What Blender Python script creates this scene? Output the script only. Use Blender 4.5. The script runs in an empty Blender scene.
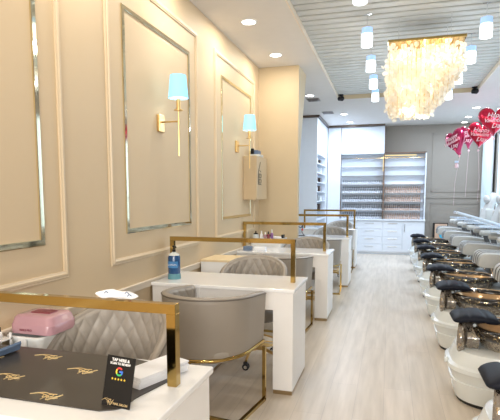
import bpy, bmesh, math, random
from mathutils import Vector, Matrix
R = math.radians
random.seed(7)
sc = bpy.context.scene
col = sc.collection
PI = math.pi

# ------------------------------------------------------------------ materials
def new_mat(name):
    m = bpy.data.materials.new(name); m.use_nodes = True
    return m, m.node_tree, m.node_tree.nodes['Principled BSDF']
def pmat(name, c, rough=.5, metal=0, noise=0, nscale=8, bump=0, bscale=60, spec=None, coat=0, trans=0, emit=None, estr=0, sheen=0):
    m, nt, p = new_mat(name)
    p.inputs['Base Color'].default_value = (*c, 1)
    p.inputs['Roughness'].default_value = rough
    p.inputs['Metallic'].default_value = metal
    if spec is not None: p.inputs['Specular IOR Level'].default_value = spec
    p.inputs['Coat Weight'].default_value = coat
    p.inputs['Transmission Weight'].default_value = trans
    p.inputs['Sheen Weight'].default_value = sheen
    if emit: 
        p.inputs['Emission Color'].default_value = (*emit, 1); p.inputs['Emission Strength'].default_value = estr
    tc = nt.nodes.new('ShaderNodeTexCoord')
    n = nt.nodes.new('ShaderNodeTexNoise'); n.inputs['Scale'].default_value = nscale; n.inputs['Detail'].default_value = 4
    nt.links.new(tc.outputs['Object'], n.inputs['Vector'])
    mx = nt.nodes.new('ShaderNodeMix'); mx.data_type = 'RGBA'
    k = 1 - (noise or .03)
    mx.inputs[6].default_value = (*[v * k for v in c], 1); mx.inputs[7].default_value = (*[min(1, v * (2 - k)) for v in c], 1)
    nt.links.new(n.outputs['Fac'], mx.inputs[0]); nt.links.new(mx.outputs[2], p.inputs['Base Color'])
    if bump:
        n2 = nt.nodes.new('ShaderNodeTexNoise'); n2.inputs['Scale'].default_value = bscale
        nt.links.new(tc.outputs['Object'], n2.inputs['Vector'])
        b = nt.nodes.new('ShaderNodeBump'); b.inputs['Strength'].default_value = bump; b.inputs['Distance'].default_value = .002
        nt.links.new(n2.outputs['Fac'], b.inputs['Height']); nt.links.new(b.outputs[0], p.inputs['Normal'])
    return m

def floor_mat():
    m, nt, p = new_mat('pale_plank_floor')
    N = nt.nodes; L = nt.links
    tc = N.new('ShaderNodeTexCoord'); mp = N.new('ShaderNodeMapping'); mp.inputs['Rotation'].default_value = (0, 0, PI / 2)
    L.new(tc.outputs['Object'], mp.inputs['Vector'])
    br = N.new('ShaderNodeTexBrick'); br.inputs['Scale'].default_value = 1; br.inputs['Brick Width'].default_value = 1.5
    br.inputs['Row Height'].default_value = .19; br.inputs['Mortar Size'].default_value = .0016; br.inputs['Mortar Smooth'].default_value = .3
    br.offset = .37
    br.inputs['Color1'].default_value = (.70, .62, .53, 1); br.inputs['Color2'].default_value = (.655, .58, .49, 1); br.inputs['Mortar'].default_value = (.52, .46, .40, 1)
    L.new(mp.outputs[0], br.inputs['Vector'])
    mp2 = N.new('ShaderNodeMapping'); mp2.inputs['Scale'].default_value = (9, .8, 1); L.new(tc.outputs['Object'], mp2.inputs['Vector'])
    n = N.new('ShaderNodeTexNoise'); n.inputs['Scale'].default_value = 2.2; n.inputs['Detail'].default_value = 7; L.new(mp2.outputs[0], n.inputs['Vector'])
    cr = N.new('ShaderNodeValToRGB'); cr.color_ramp.elements[0].position = .3; cr.color_ramp.elements[0].color = (.86, .84, .81, 1); cr.color_ramp.elements[1].position = .7
    cr.color_ramp.elements[1].color = (1.06, 1.05, 1.04, 1); L.new(n.outputs['Fac'], cr.inputs[0])
    mx = N.new('ShaderNodeMix'); mx.data_type = 'RGBA'; mx.blend_type = 'MULTIPLY'; mx.inputs[0].default_value = 1
    L.new(br.outputs['Color'], mx.inputs[6]); L.new(cr.outputs[0], mx.inputs[7]); L.new(mx.outputs[2], p.inputs['Base Color'])
    p.inputs['Roughness'].default_value = .34
    return m

def flecked(name, base, gold, scale, amount, rough=.14):
    m, nt, p = new_mat(name); N = nt.nodes; L = nt.links
    tc = N.new('ShaderNodeTexCoord')
    n1 = N.new('ShaderNodeTexNoise'); n1.inputs['Scale'].default_value = scale; n1.inputs['Detail'].default_value = 8; n1.inputs['Roughness'].default_value = .75
    L.new(tc.outputs['Object'], n1.inputs['Vector'])
    cr = N.new('ShaderNodeValToRGB'); e = cr.color_ramp.elements
    e[0].position = amount; e[0].color = (*base, 1); e[1].position = amount + .05; e[1].color = (*gold, 1)
    L.new(n1.outputs['Fac'], cr.inputs[0]); L.new(cr.outputs[0], p.inputs['Base Color'])
    mt = N.new('ShaderNodeMath'); mt.operation = 'GREATER_THAN'; mt.inputs[1].default_value = amount + .025
    L.new(n1.outputs['Fac'], mt.inputs[0]); L.new(mt.outputs[0], p.inputs['Metallic'])
    p.inputs['Roughness'].default_value = rough; p.inputs['Coat Weight'].default_value = .6
    return m

def glow(name, c, s):
    m = bpy.data.materials.new(name); m.use_nodes = True; nt = m.node_tree; nt.nodes.clear()
    e = nt.nodes.new('ShaderNodeEmission'); e.inputs[0].default_value = (*c, 1); e.inputs[1].default_value = s
    o = nt.nodes.new('ShaderNodeOutputMaterial'); nt.links.new(e.outputs[0], o.inputs[0]); return m
def pane_mat(name, c, t=.85):
    m = bpy.data.materials.new(name); m.use_nodes = True; nt = m.node_tree; nt.nodes.clear()
    a = nt.nodes.new('ShaderNodeBsdfTransparent'); a.inputs[0].default_value = (*c, 1)
    g = nt.nodes.new('ShaderNodeBsdfGlossy'); g.inputs[1].default_value = .03
    x = nt.nodes.new('ShaderNodeMixShader'); x.inputs[0].default_value = 1 - t
    o = nt.nodes.new('ShaderNodeOutputMaterial')
    nt.links.new(a.outputs[0], x.inputs[1]); nt.links.new(g.outputs[0], x.inputs[2]); nt.links.new(x.outputs[0], o.inputs[0]); return m
def petal_mat():
    m = bpy.data.materials.new('shell_petal'); m.use_nodes = True; nt = m.node_tree; nt.nodes.clear()
    d = nt.nodes.new('ShaderNodeBsdfDiffuse'); d.inputs[0].default_value = (.95, .9, .8, 1)
    t = nt.nodes.new('ShaderNodeBsdfTranslucent'); t.inputs[0].default_value = (.97, .93, .84, 1)
    x = nt.nodes.new('ShaderNodeMixShader'); x.inputs[0].default_value = .6
    g = nt.nodes.new('ShaderNodeBsdfGlossy'); g.inputs[1].default_value = .2
    y = nt.nodes.new('ShaderNodeMixShader'); y.inputs[0].default_value = .08
    o = nt.nodes.new('ShaderNodeOutputMaterial')
    nt.links.new(d.outputs[0], x.inputs[1]); nt.links.new(t.outputs[0], x.inputs[2]); nt.links.new(x.outputs[0], y.inputs[1]); nt.links.new(g.outputs[0], y.inputs[2])
    nt.links.new(y.outputs[0], o.inputs[0]); return m

M = dict(
    wall=pmat('warm_beige_paint', (.655, .515, .335), .55, noise=.02, nscale=2, bump=.1, bscale=150),
    mould=pmat('beige_moulding_paint', (.69, .56, .39), .4),
    rail=pmat('cream_rail_paint', (.8, .7, .57), .4),
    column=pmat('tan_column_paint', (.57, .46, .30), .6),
    grey_wall=pmat('grey_taupe_paint', (.30, .27, .235), .7),
    ceil=pmat('ceiling_paint', (.72, .69, .66), .8),
    slat=pmat('ceiling_slat_paint', (.55, .56, .54), .6),
    dark_gap=pmat('ceiling_gap', (.33, .34, .33), .9),
    white=pmat('white_lacquer', (.86, .86, .86), .25, coat=.2),
    white_cab=pmat('white_cabinet_lacquer', (.74, .79, .86), .4),
    desk=pmat('white_desk_laminate', (.87, .86, .85), .3),
    desktop=pmat('white_gloss_top', (.9, .91, .93), .12, coat=.4),
    gold=pmat('polished_gold', (.47, .33, .115), .1, 1),
    mirror_gold=pmat('pale_gold_mirror', (.78, .70, .50), .06, 1),
    brass=pmat('brushed_brass', (.80, .56, .24), .28, 1),
    chrome=pmat('chrome', (.8, .81, .83), .08, 1),
    dark_metal=pmat('dark_bronze', (.13, .09, .07), .3, .6),
    leather=pmat('taupe_leather', (.31, .275, .235), .42, noise=.05, bump=.15, bscale=200),
    leather_in=pmat('taupe_quilted_leather', (.36, .325, .285), .42, noise=.05, bump=.15, bscale=200),
    pipe=pmat('dark_piping', (.14, .12, .1), .5),
    black=pmat('black_plastic', (.008, .008, .009), .35, spec=.3),
    rubber=pmat('black_rubber', (.012, .012, .012), .6),
    mat=pmat('dark_desk_mat', (.045, .041, .038), .3, noise=.08),
    script=pmat('gold_print', (.85, .66, .36), .3, .6),
    paper=pmat('white_paper', (.86, .88, .93), .7),
    pink=pmat('pink_gloss_case', (.46, .26, .30), .22, coat=.5),
    wine=pmat('wine_red', (.20, .03, .05), .4),
    bin=pmat('white_bin', (.80, .82, .82), .4),
    folder=pmat('slate_blue_folder', (.14, .20, .31), .4),
    navy=pmat('navy_vinyl', (.008, .010, .018), .5, spec=.18),
    spa=pmat('white_fiberglass', (.80, .84, .84), .22, coat=.3),
    spa_leather=pmat('pale_grey_leather', (.50, .50, .48), .55, noise=.04, bump=.2, bscale=120),
    tray=pmat('pale_blue_tray', (.60, .72, .88), .15, coat=.5),
    spa_dark=pmat('dark_grey_plastic_and_shade', (.10, .10, .10), .4),
    scroll=flecked('grey_gold_mosaic', (.20, .17, .14), (.55, .48, .38), 30, .5, .12),
    bowl_out=flecked('black_gold_mosaic', (.018, .014, .012), (.75, .60, .34), 34, .56),
    bowl_in=pmat('gold_bowl_lining', (.75, .50, .28), .16, .55, noise=.25, nscale=9),
    bluebottle=pmat('blue_lotion', (.012, .07, .20), .15, coat=.5),
    bluelabel=pmat('blue_label', (.05, .22, .5), .5),
    tealbase=pmat('teal_clear_base', (.12, .30, .36), .1),
    clear=pmat('clear_plastic', (.7, .74, .74), .1),
    wood=pmat('pale_wood_top', (.78, .62, .38), .45, noise=.12, nscale=5),
    boxbeige=pmat('beige_laminate', (.56, .43, .27), .45),
    kick=pmat('bronze_kick', (.36, .26, .14), .3, .8),
    foil=pmat('red_foil', (.58, .015, .05), .16, .55),
    foil_pink=pmat('magenta_foil', (.40, .02, .08), .16, .55),
    pale_pink=pmat('balloon_print', (.85, .6, .64), .4),  # even pale pink of the balloon print, necks, strings and weight pouch
    curtain=pmat('pale_blue_curtain', (.62, .72, .74), .8),
    polish_clear=pmat('nail_polish_glass', (.66, .68, .72), .15),
    polish_cap=pmat('nail_polish_cap', (.05, .05, .06), .3),
    polish_nude=pmat('nail_polish_nude', (.62, .46, .38), .2),
    polish_nude_cap=pmat('nail_polish_nude_cap', (.5, .38, .32), .3),
    purple=pmat('purple_plastic', (.25, .12, .3), .4),
    red=pmat('red_print', (.7, .05, .05), .5), yellow=pmat('yellow_print', (.9, .6, .05), .5),
    green=pmat('green_print', (.05, .45, .12), .5), blue=pmat('blue_print', (.06, .2, .75), .5),
    whiteprint=pmat('white_print', (.85, .85, .85), .5),
    picpeach=pmat('peach_print', (.62, .42, .30), .6), picblue=pmat('cyan_print', (.05, .45, .68), .6),
    floor=floor_mat(), petal=petal_mat(),
    down=glow('downlight_glow', (1, .97, .92), 14), bulb=glow('bulb_glow', (1, .85, .6), 30),
    pend_hot=glow('frosted_glass_lit', (.92, .96, 1), 3.2), pend_top=pmat('frosted_glass_upper', (.42, .62, .85), .3, emit=(.35, .6, 1), estr=.55),
    shade=pmat('blue_white_shade', (.35, .7, .9), .7, emit=(.16, .62, .95), estr=.85),
    led=glow('warm_led_strip', (1, .8, .4), 1.3),
    pane=pane_mat('window_pane', (.9, .97, 1)),
)

# ------------------------------------------------------------------ mesh helpers
def BM(): return bmesh.new()
def merge(bm, t):
    me = bpy.data.meshes.new('t'); t.to_mesh(me); t.free(); bm.from_mesh(me); bpy.data.meshes.remove(me)
def box(bm, x0, x1, y0, y1, z0, z1, bev=0, seg=2, mtx=None):
    t = bmesh.new(); bmesh.ops.create_cube(t, size=1)
    bmesh.ops.scale(t, vec=(abs(x1 - x0), abs(y1 - y0), abs(z1 - z0)), verts=t.verts)
    bmesh.ops.translate(t, vec=((x0 + x1) / 2, (y0 + y1) / 2, (z0 + z1) / 2), verts=t.verts)
    if bev: bmesh.ops.bevel(t, geom=t.edges[:], offset=bev, segments=seg, profile=.5, affect='EDGES')
    if mtx is not None: t.transform(mtx)
    merge(bm, t); return bm
def Bx(*a, **k): return box(BM(), *a, **k)
def ringloft(bm, rings, cap0=True, cap1=True, closed=True):
    vs = [[bm.verts.new(p) for p in r] for r in rings]
    n = len(vs[0])
    for a, b in zip(vs, vs[1:]):
        for i in range(n if closed else n - 1):
            j = (i + 1) % n
            try: bm.faces.new((a[i], a[j], b[j], b[i]))
            except ValueError: pass
    if cap0: bm.faces.new(vs[0][::-1])
    if cap1: bm.faces.new(vs[-1])
    return bm
def cyl(bm, x, y, z0, z1, r0, r1=None, n=20):
    r1 = r0 if r1 is None else r1
    return ringloft(bm, [[(x + r * math.cos(2 * PI * i / n), y + r * math.sin(2 * PI * i / n), z) for i in range(n)] for r, z in ((r0, z0), (r1, z1))])
def lathe(bm, prof, x=0, y=0, z=0, n=24, cap=True):
    return ringloft(bm, [[(x + r * math.cos(2 * PI * i / n), y + r * math.sin(2 * PI * i / n), z + h) for i in range(n)] for r, h in prof], cap, cap)
def tube(bm, pts, r, n=8, square=False, closed=False):
    P = [Vector(p) for p in pts]; rings = []
    m = len(P)
    for i, p in enumerate(P):
        if closed: d = (P[(i + 1) % m] - P[i - 1]).normalized()
        else:
            d0 = (P[i] - P[i - 1]).normalized() if i else (P[1] - P[0]).normalized()
            d1 = (P[i + 1] - P[i]).normalized() if i < m - 1 else d0
            d = (d0 + d1).normalized()
        upv = Vector((0, 0, 1)) if abs(d.z) < .9 else Vector((0, 1, 0))
        if i: 
            a = (pa - d * pa.dot(d))
            a = a.normalized() if a.length > 1e-6 else d.cross(upv).normalized()
        else: a = d.cross(upv).normalized()
        pa = a; b = d.cross(a)
        rr = r(i / (m - 1)) if callable(r) else r
        s = 1
        if not closed and 0 < i < m - 1: s = 1
        rings.append([p + (a * math.cos(2 * PI * (k + (.5 if square else 0)) / n) + b * math.sin(2 * PI * (k + (.5 if square else 0)) / n)) * rr * s for k in range(n)])
    if closed:
        rings.append(rings[0]); ringloft(bm, rings, False, False); bmesh.ops.remove_doubles(bm, verts=bm.verts, dist=1e-6)
    else: ringloft(bm, rings)
    return bm
def frame_bar(bm, pts, w):
    """mitred square-section bar through pts in one X-Z plane"""
    box_list = []
    for (a, b) in zip(pts, pts[1:]):
        x0, x1 = min(a[0], b[0]) - w / 2, max(a[0], b[0]) + w / 2
        y0, y1 = min(a[1], b[1]) - w / 2, max(a[1], b[1]) + w / 2
        z0, z1 = min(a[2], b[2]) - w / 2, max(a[2], b[2]) + w / 2
        box(bm, x0, x1, y0, y1, z0, z1)
    return bm
def prism(bm, poly, z0, z1):
    return ringloft(bm, [[(x, y, z) for x, y in poly] for z in (z0, z1)])
def obj(name, bm, mat, parent=None, smooth=False, loc=(0, 0, 0), rot=(0, 0, 0), mats=None, fix=True):
    if isinstance(bm, bmesh.types.BMesh):
        if fix: bmesh.ops.recalc_face_normals(bm, faces=bm.faces)
        me = bpy.data.meshes.new(name); bm.to_mesh(me); bm.free()
    else: me = bm
    me.materials.clear()
    for m_ in (mats or [mat]): me.materials.append(M[m_])
    if smooth:
        for p in me.polygons: p.use_smooth = True
        if smooth is not True: me.set_sharp_from_angle(angle=R(smooth))
    o = bpy.data.objects.new(name, me); col.objects.link(o); o.parent = parent
    o.location = loc; o.rotation_euler = rot
    return o
def tag(o, label=None, cat=None, group=None, kind=None):
    for k, v in (('label', label), ('category', cat), ('group', group), ('kind', kind)):
        if v: o[k] = v
    return o
def thing(name, label, cat, loc=(0, 0, 0), rz=0, group=None):
    o = bpy.data.objects.new(name, None); col.objects.link(o); o.location = loc; o.rotation_euler = (0, 0, rz); o.empty_display_size = .1
    return tag(o, label, cat, group)
def struct(name, bm, mat, **k): return tag(obj(name, bm, mat, **k), kind='structure')
def copy_tree(o, parent=None):
    c = o.copy(); col.objects.link(c); c.parent = parent
    for ch in list(o.children): copy_tree(ch, c)
    return c
def text(s, size, mat, parent, loc, rot, name='lettering', shear=0, ext=.0004, bold=0, align='CENTER', space=1):
    cu = bpy.data.curves.new('t', 'FONT'); cu.body = s; cu.size = size; cu.shear = shear; cu.extrude = ext; cu.offset = bold; cu.align_x = align; cu.align_y = 'CENTER'
    cu.space_character = space; cu.resolution_u = 3
    to = bpy.data.objects.new('t', cu); col.objects.link(to)
    bpy.context.view_layer.update()
    me = bpy.data.meshes.new_from_object(to.evaluated_get(bpy.context.evaluated_depsgraph_get()))
    bpy.data.objects.remove(to)
    return obj(name, me, mat, parent, loc=loc, rot=rot)
def bez(pts, n=8):
    """Catmull-Rom through points"""
    P = [Vector(p) for p in pts]; P = [P[0]] + P + [P[-1]]; out = []
    for i in range(1, len(P) - 2):
        for k in range(n):
            t = k / n; a, b, c, d = P[i - 1:i + 3]
            out.append(.5 * ((2 * b) + (c - a) * t + (2 * a - 5 * b + 4 * c - d) * t * t + (3 * b - a - 3 * c + d) * t ** 3))
    out.append(P[-2]); return out

# ------------------------------------------------------------------ room shell
W, CE, BK = -1.72, 3.1, 12.4
struct('floor', Bx(-3, 2.6, -2.2, BK + .1, -.08, 0), 'floor')
struct('wall_left', Bx(W - .12, W, -2.2, 6.36, 0, CE), 'wall')
struct('wall_left_far', Bx(-2.62, -2.5, 6.9, BK + .1, 0, CE), 'grey_wall')
struct('wall_back', Bx(-2.62, 2.5, BK, BK + .12, 0, CE), 'grey_wall')
b = BM()   # right wall with a long window opening
WX = 2.16
box(b, WX, WX + .12, -2.2, 5.2, 0, CE); box(b, WX, WX + .12, 5.2, 11.35, 0, .85); box(b, WX, WX + .12, 5.2, 11.35, 2.75, CE); box(b, WX, WX + .12, 11.35, BK + .1, 0, CE)
struct('wall_right', b, 'grey_wall')
b = BM()
for y in (5.2, 6.73, 8.26, 9.79, 11.31): box(b, WX + .02, WX + .08, y, y + .05, .85, 2.75)
box(b, WX - .01, WX + .09, 5.2, 11.36, .82, .87); box(b, WX + .02, WX + .08, 5.2, 11.36, 2.7, 2.75)
wf = struct('window_1', b, 'white_cab')
struct('window_pane', Bx(WX + .045, WX + .05, 5.25, 11.31, .87, 2.7), 'pane', parent=wf)
b = BM(); box(b, -3, -1.3, -2.32, -2.2, 0, CE); box(b, 1.7, 2.6, -2.32, -2.2, 0, CE); box(b, -1.3, 1.7, -2.32, -2.2, 0, 1.0); box(b, -1.3, 1.7, -2.32, -2.2, 2.6, CE)
struct('wall_front', b, 'dark_metal')  # unseen wall, kept dark so the gold frames reflect darkness
# column at the end of the left wall, its side leaning out towards the ceiling
b = BM(); box(b, W - .9, -1.18, 6.36, 6.44, 0, CE)
b2 = [(-1.18, 6.36), ]
ringloft(b, [[(-1.3, 6.44, z), (-1.18, 6.44, z), (-1.18, y1, z), (-1.3, y1, z)] for z, y1 in ((0, 6.45), (1.9, 6.47), (CE, 6.92))])
struct('wall_column', b, 'column')
b = BM()   # ceiling with a recessed field
CX0, CX1, CY1 = -.92, 1.32, 8.75
box(b, -2.7, CX0, -2.2, BK + .1, CE, CE + .12); box(b, CX1, 2.4, -2.2, BK + .1, CE, CE + .12); box(b, CX0, CX1, CY1, BK + .1, CE, CE + .12)
struct('ceiling', b, 'ceil')
b = BM(); box(b, CX0, CX1, -2.2, CY1, CE + .1, CE + .16)
struct('ceiling_recess', b, 'dark_gap')
b = BM(); y = -2.1
while y < CY1 - .1:
    box(b, CX0 + .012, CX1 - .012, y, y + .105, CE + .05, CE + .101, bev=.006, seg=1); y += .142
struct('ceiling_slats', b, 'slat')
b = BM(); box(b, CX0, CX0 + .012, -2.2, CY1, CE - .004, CE + .1); box(b, CX1 - .012, CX1, -2.2, CY1, CE - .004, CE + .1)
struct('trim_1', b, 'rail')
struct('trim_20', Bx(CX0 + .012, CX1 - .012, CY1 - .012, CY1, CE - .004, CE + .1), 'column')  # far side of the recess trim, its shading put into a darker tan

# panel mouldings on the left wall
def moulding(y0, y1, z0, z1, w, d, steps):
    """picture-frame profile round a rectangle on the wall"""
    b = BM()
    rings = []
    for k, (o_, dd) in enumerate(steps):
        rings.append([(W + dd * d, y0 + o_ * w, z0 + o_ * w), (W + dd * d, y1 - o_ * w, z0 + o_ * w), (W + dd * d, y1 - o_ * w, z1 - o_ * w), (W + dd * d, y0 + o_ * w, z1 - o_ * w)])
    ringloft(b, rings, False, False); return b
PROF = [(0, 0), (0, .35), (.15, .6), (.35, .55), (.45, .95), (.7, 1), (.85, .7), (1, .6), (1, 0)]
FLAT = [(0, 0), (0, 1), (.12, 1.3), (.88, 1.3), (1, 1), (1, 0)]
n = 2
for y0 in (-1.17, .78, 2.705, 4.645):
    y1 = y0 + 1.495
    struct('trim_%d' % n, moulding(y0, y1, .955, 2.87, .042, .018, PROF), 'mould'); n += 1
    struct('trim_%d' % n, moulding(y0 + .2, y1 - .185, 1.155, 2.66, .032, .008, FLAT), 'mirror_gold'); n += 1
b = BM(); box(b, W, W + .014, -2, 6.36, .735, .775, bev=.004); box(b, W, W + .022, -2, 6.36, .775, .79, bev=.004)
struct('trim_%d' % n, b, 'rail'); n += 1
b = BM(); box(b, W, W + .014, -2, 6.36, 0, .12, bev=.004)
struct('baseboard_left', b, 'rail')
# wall panelling at the far right, behind the pedicure chairs
b = BM()
for x0, x1, z0, z1 in ((.95, 2.02, 1.5, 2.9), (.95, 2.02, .2, 1.25)):
    for a in ((x0, x1, z0, z0 + .025), (x0, x1, z1 - .025, z1), (x0, x0 + .025, z0, z1), (x1 - .025, x1, z0, z1)): box(b, a[0], a[1], BK - .015, BK, a[2], a[3])
box(b, .82, 2.16, BK - .02, BK, 1.36, 1.4)
struct('trim_%d' % n, b, 'grey_wall'); n += 1
# dark cornice round the far bay
b = BM(); box(b, -2.5, -1.47, 10.27, 10.3, 3.06, 3.1); box(b, -1.5, -1.46, 10.27, 11.95, 3.06, 3.1); box(b, -1.5, -.15, 11.93, 11.97, 3.06, 3.1)
struct('trim_%d' % n, b, 'dark_metal'); n += 1

# ------------------------------------------------------------------ curtain
b = BM(); pts = []
for i in range(60):
    t = i / 59; pts.append((WX - .09 + .035 * math.sin(t * 2 * PI * 7), 11.42 + .9 * t))
fr = [bmesh.ops.create_grid] and None
rings = [[(x, y, z) for x, y in pts] + [(x + .012, y, z) for x, y in pts[::-1]] for z in (.04, 1.5, 2.98)]
ringloft(b, rings)
tag(obj('curtain', b, 'curtain', smooth=50), 'pale blue-grey drape in the far right corner beside the window', 'curtain')

# ------------------------------------------------------------------ far cabinets
hx0, hx1, hm = -1.18, .81, -.15
c = thing('display_cabinet', 'white wall display cabinet on the far wall with shelves of nail polish above drawers', 'cabinet', (0, 12.1, 0))
def L(x0, x1, y0, y1, z0, z1, bev=0): return Bx(x0, x1, y0 - 12.1, y1 - 12.1, z0, z1, bev=bev)
obj('carcass', L(hx0, hx1, 12.0, BK - .01, .05, .82), 'white_cab', c)
obj('worktop', L(hx0, hx1 + .01, 11.95, BK - .01, .82, .85, .004), 'white_cab', c)
obj('plinth', L(hx0, hx1 - .01, 12.03, BK - .01, 0, .05), 'white_cab', c)
for x0, x1 in ((-.75, -.16), (-.14, .31)):
    for k in range(4):
        z0 = .07 + k * .185
        d = obj('drawer', L(x0 + .004, x1 - .004, 11.982, 12.0, z0, z0 + .178, .003), 'white_cab', c)
        obj('handle', L((x0 + x1) / 2 - .11, (x0 + x1) / 2 + .11, 11.965, 11.982, z0 + .125, z0 + .137, .003), 'chrome', d)
for x0, x1 in ((.325, .80), (-1.17, -.77)):
    d = obj('door', L(x0, x1, 11.982, 12.0, .07, .805, .003), 'white_cab', c)
    obj('handle', L(x0 + .03, x0 + .042, 11.96, 11.982, .55, .75, .003), 'chrome', d)
obj('back_panel', L(hx0, hx1, BK - .05, BK - .012, .85, 2.42), 'white_cab', c)
obj('side_panel', L(-1.49, hx0, 12.06, BK - .01, 0, 3.06), 'white_cab', c)
obj('side_panel', L(hx1 - .025, hx1, 12.1, BK - .05, .85, 2.42), 'white_cab', c)
tag(obj('divider', L(hm - .012, hm + .012, 12.1, BK - .05, .85, 2.42), 'dark_metal', c), 'dark metal divider')
obj('divider', L(hx0, hx0 + .015, 12.08, 12.1, .85, 3.05), 'dark_metal', c)
LEV = [.85 + .2117 * k for k in range(8)]
for k, z in enumerate(LEV[1:]):
    for x0, x1 in ((hx0 + .012, hm - .012), (hm + .012, hx1 - .025)):
        obj('shelf', L(x0, x1, 12.2, BK - .05, z - .014, z), 'white_cab', c)
        obj('shelf_edge', L(x0, x1, 12.192, 12.2, z - .016, z - .004), 'grey_wall' if k != 6 else 'gold', c)
for k, z in enumerate(LEV[:5]):
    for x0, x1 in ((hx0 + .02, hm - .02), (hm + .02, hx1 - .04)):
        if k < 5: obj('riser', L(x0, x1, 12.275, BK - .06, z, z + .06), 'white_cab', c)
obj('upper_panel', L(hx0 + .015, hm, 12.08, BK - .01, 2.42, 3.06), 'white_cab', c)
obj('upper_panel_frame', L(hm, hm + .02, 12.07, BK - .01, 2.42, 3.06), 'dark_metal', c)
obj('light_strip', L(hm + .01, .58, 12.09, 12.1, 2.36, 2.385), 'led', c)
obj('light_strip', L(hm - .03, hm - .014, 12.08, 12.1, 2.0, 2.36), 'led', c)
obj('soffit', L(hm + .02, hx1, 12.14, BK - .01, 2.42, 2.45), 'dark_metal', c)

# nail polish bottles, 298 of them
def polish_mesh(kind):
    b = BM(); lathe(b, [(.013, 0), (.016, .004), (.016, .032), (.008, .040)], n=8)
    k = len(b.faces); lathe(b, [(.009, .040), (.0095, .070), (.007, .072)], n=8)
    bmesh.ops.recalc_face_normals(b, faces=b.faces)
    for i, f in enumerate(b.faces): f.material_index = 0 if i < k else 1
    me = bpy.data.meshes.new('nail_polish_bottle'); b.to_mesh(me); b.free()
    for m_ in (('polish_clear', 'polish_cap') if kind == 0 else ('polish_nude', 'polish_nude_cap') if kind == 1 else ('polish_nude', 'polish_cap')): me.materials.append(M[m_])
    return me
PM = [polish_mesh(k) for k in range(3)]
words_ = ['counter', 'lowest shelf', 'second shelf up', 'third shelf up', 'fourth shelf up']
rows = []
for k in range(5):
    for tier in (0, 1):
        if k == 4 and tier: continue
        rows.append((hx0 + .06, hm - .04, 18, k, tier, 'left'))
for k in range(4):
    for tier in (0, 1): rows.append((hm + .05, hx1 - .12, 17, k, tier, 'right'))
for x0, x1, nn, k, tier, side in rows:
    kind = 0 if side == 'left' else (2 if k == 1 else 1)
    colr = ('clear bottles with dark caps', 'nude pink bottles with brown caps', 'nude pink bottles with dark caps')[kind]
    lab = 'nail polish bottle in the %s row on the %s of the %s bay' % ('back' if tier else 'front', words_[k], side)
    for i in range(nn):
        o = bpy.data.objects.new('nail_polish_bottle', PM[kind]); col.objects.link(o)
        o.location = (x0 + (x1 - x0) * i / (nn - 1) + random.uniform(-.004, .004), (12.305 if tier else 12.235) + random.uniform(-.006, .006), LEV[k] + (.06 if tier else 0))
        o.scale = (1.35, 1.2, 1.35)
        tag(o, lab, 'bottle', '%s, %s row on the %s, %s bay' % (colr, 'back' if tier else 'front', words_[k], side))

# tall open-sided shelving unit left of the display cabinet
t = thing('tall_shelf_unit', 'tall white cupboard with open end shelves at the far left, beyond the column', 'cabinet', (-1.5, 10.3, 0))
b = BM(); box(b, -.98, 0, 0, .04, 0, 3.05); box(b, -.98, 0, 1.45, 1.74, 0, 3.05); box(b, -.98, 0, .04, 1.45, 2.32, 3.05); box(b, -.3, -.27, .04, 1.45, .1, 2.32); box(b, -.98, 0, .04, 1.45, 0, .1)
obj('carcass', b, 'white_cab', t)
for k in range(11): obj('shelf', Bx(-.27, -.002, .04, 1.45, .28 + .205 * k - .02, .28 + .205 * k), 'white_cab', t)
for k in range(4, 10):
    for j in range(2):
        z = .28 + .205 * k
        o = obj('storage_box', Bx(-.09, .09, -.12, .12, 0, .11 + .02 * ((k + j) % 2), bev=.006), 'dark_metal' if (k + j) % 3 else 'clear', loc=(-1.64, 10.3 + .35 + .62 * j + .04 * (k % 3), z))
        tag(o, '%s box on the %s of the tall shelf unit, %s one' % ('dark' if (k + j) % 3 else 'pale', ['fifth shelf', 'sixth shelf', 'seventh shelf', 'eighth shelf', 'ninth shelf', 'top shelf'][k - 4], ['nearer', 'farther'][j]), 'box', 'small boxes on the open end shelves')

# ------------------------------------------------------------------ manicure desks
def make_desk():
    t = thing('manicure_desk', '', 'desk')
    # local: x 0 = right end, left to -1.08 ; y 0 = front edge
    obj('tabletop', Bx(-1.095, 0, 0, .56, .74, .765, bev=.004), 'desktop', t)
    obj('side_panel', Bx(-.155, -.012, .015, .545, .03, .74, bev=.002), 'desk', t)
    obj('apron', Bx(-.71, -.155, .02, .035, .61, .74), 'desk', t)
    obj('pedestal', Bx(-1.09, -.71, .015, .545, .03, .74), 'desk', t)
    for k in range(3):
        d = obj('drawer', Bx(-1.08, -.72, .545, .56, .05 + .222 * k, .265 + .222 * k, bev=.003), 'desk', t)
        obj('handle', Bx(-.95, -.85, .56, .575, .15 + .222 * k, .162 + .222 * k, bev=.003), 'brass', d)
    obj('kick_plate', Bx(-.152, -.015, .018, .542, 0, .03), 'kick', t); obj('kick_plate', Bx(-1.088, -.712, .018, .542, 0, .03), 'kick', t)
    return t
DX = -.625
DESKS = [1.10, 3.215, 5.33, 7.45, 9.5]
dl = ['nearest white manicure desk, partly covered by the dark mat', 'white manicure desk with the blue lotion bottle, second from the front',
      'white manicure desk third from the front, with a dark blue box at its wall end', 'white manicure desk fourth from the front, with a black scribble-shaped ornament', 'farthest white manicure desk, close to the display cabinet']
dk = make_desk()
for i, y in enumerate(DESKS):
    o = dk if i == 0 else copy_tree(dk)
    o.location = ((DX, -.612, -.63, -.57, -.60)[i], y, 0); tag(o, dl[i], 'desk', 'white manicure desks along the left wall')
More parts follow.
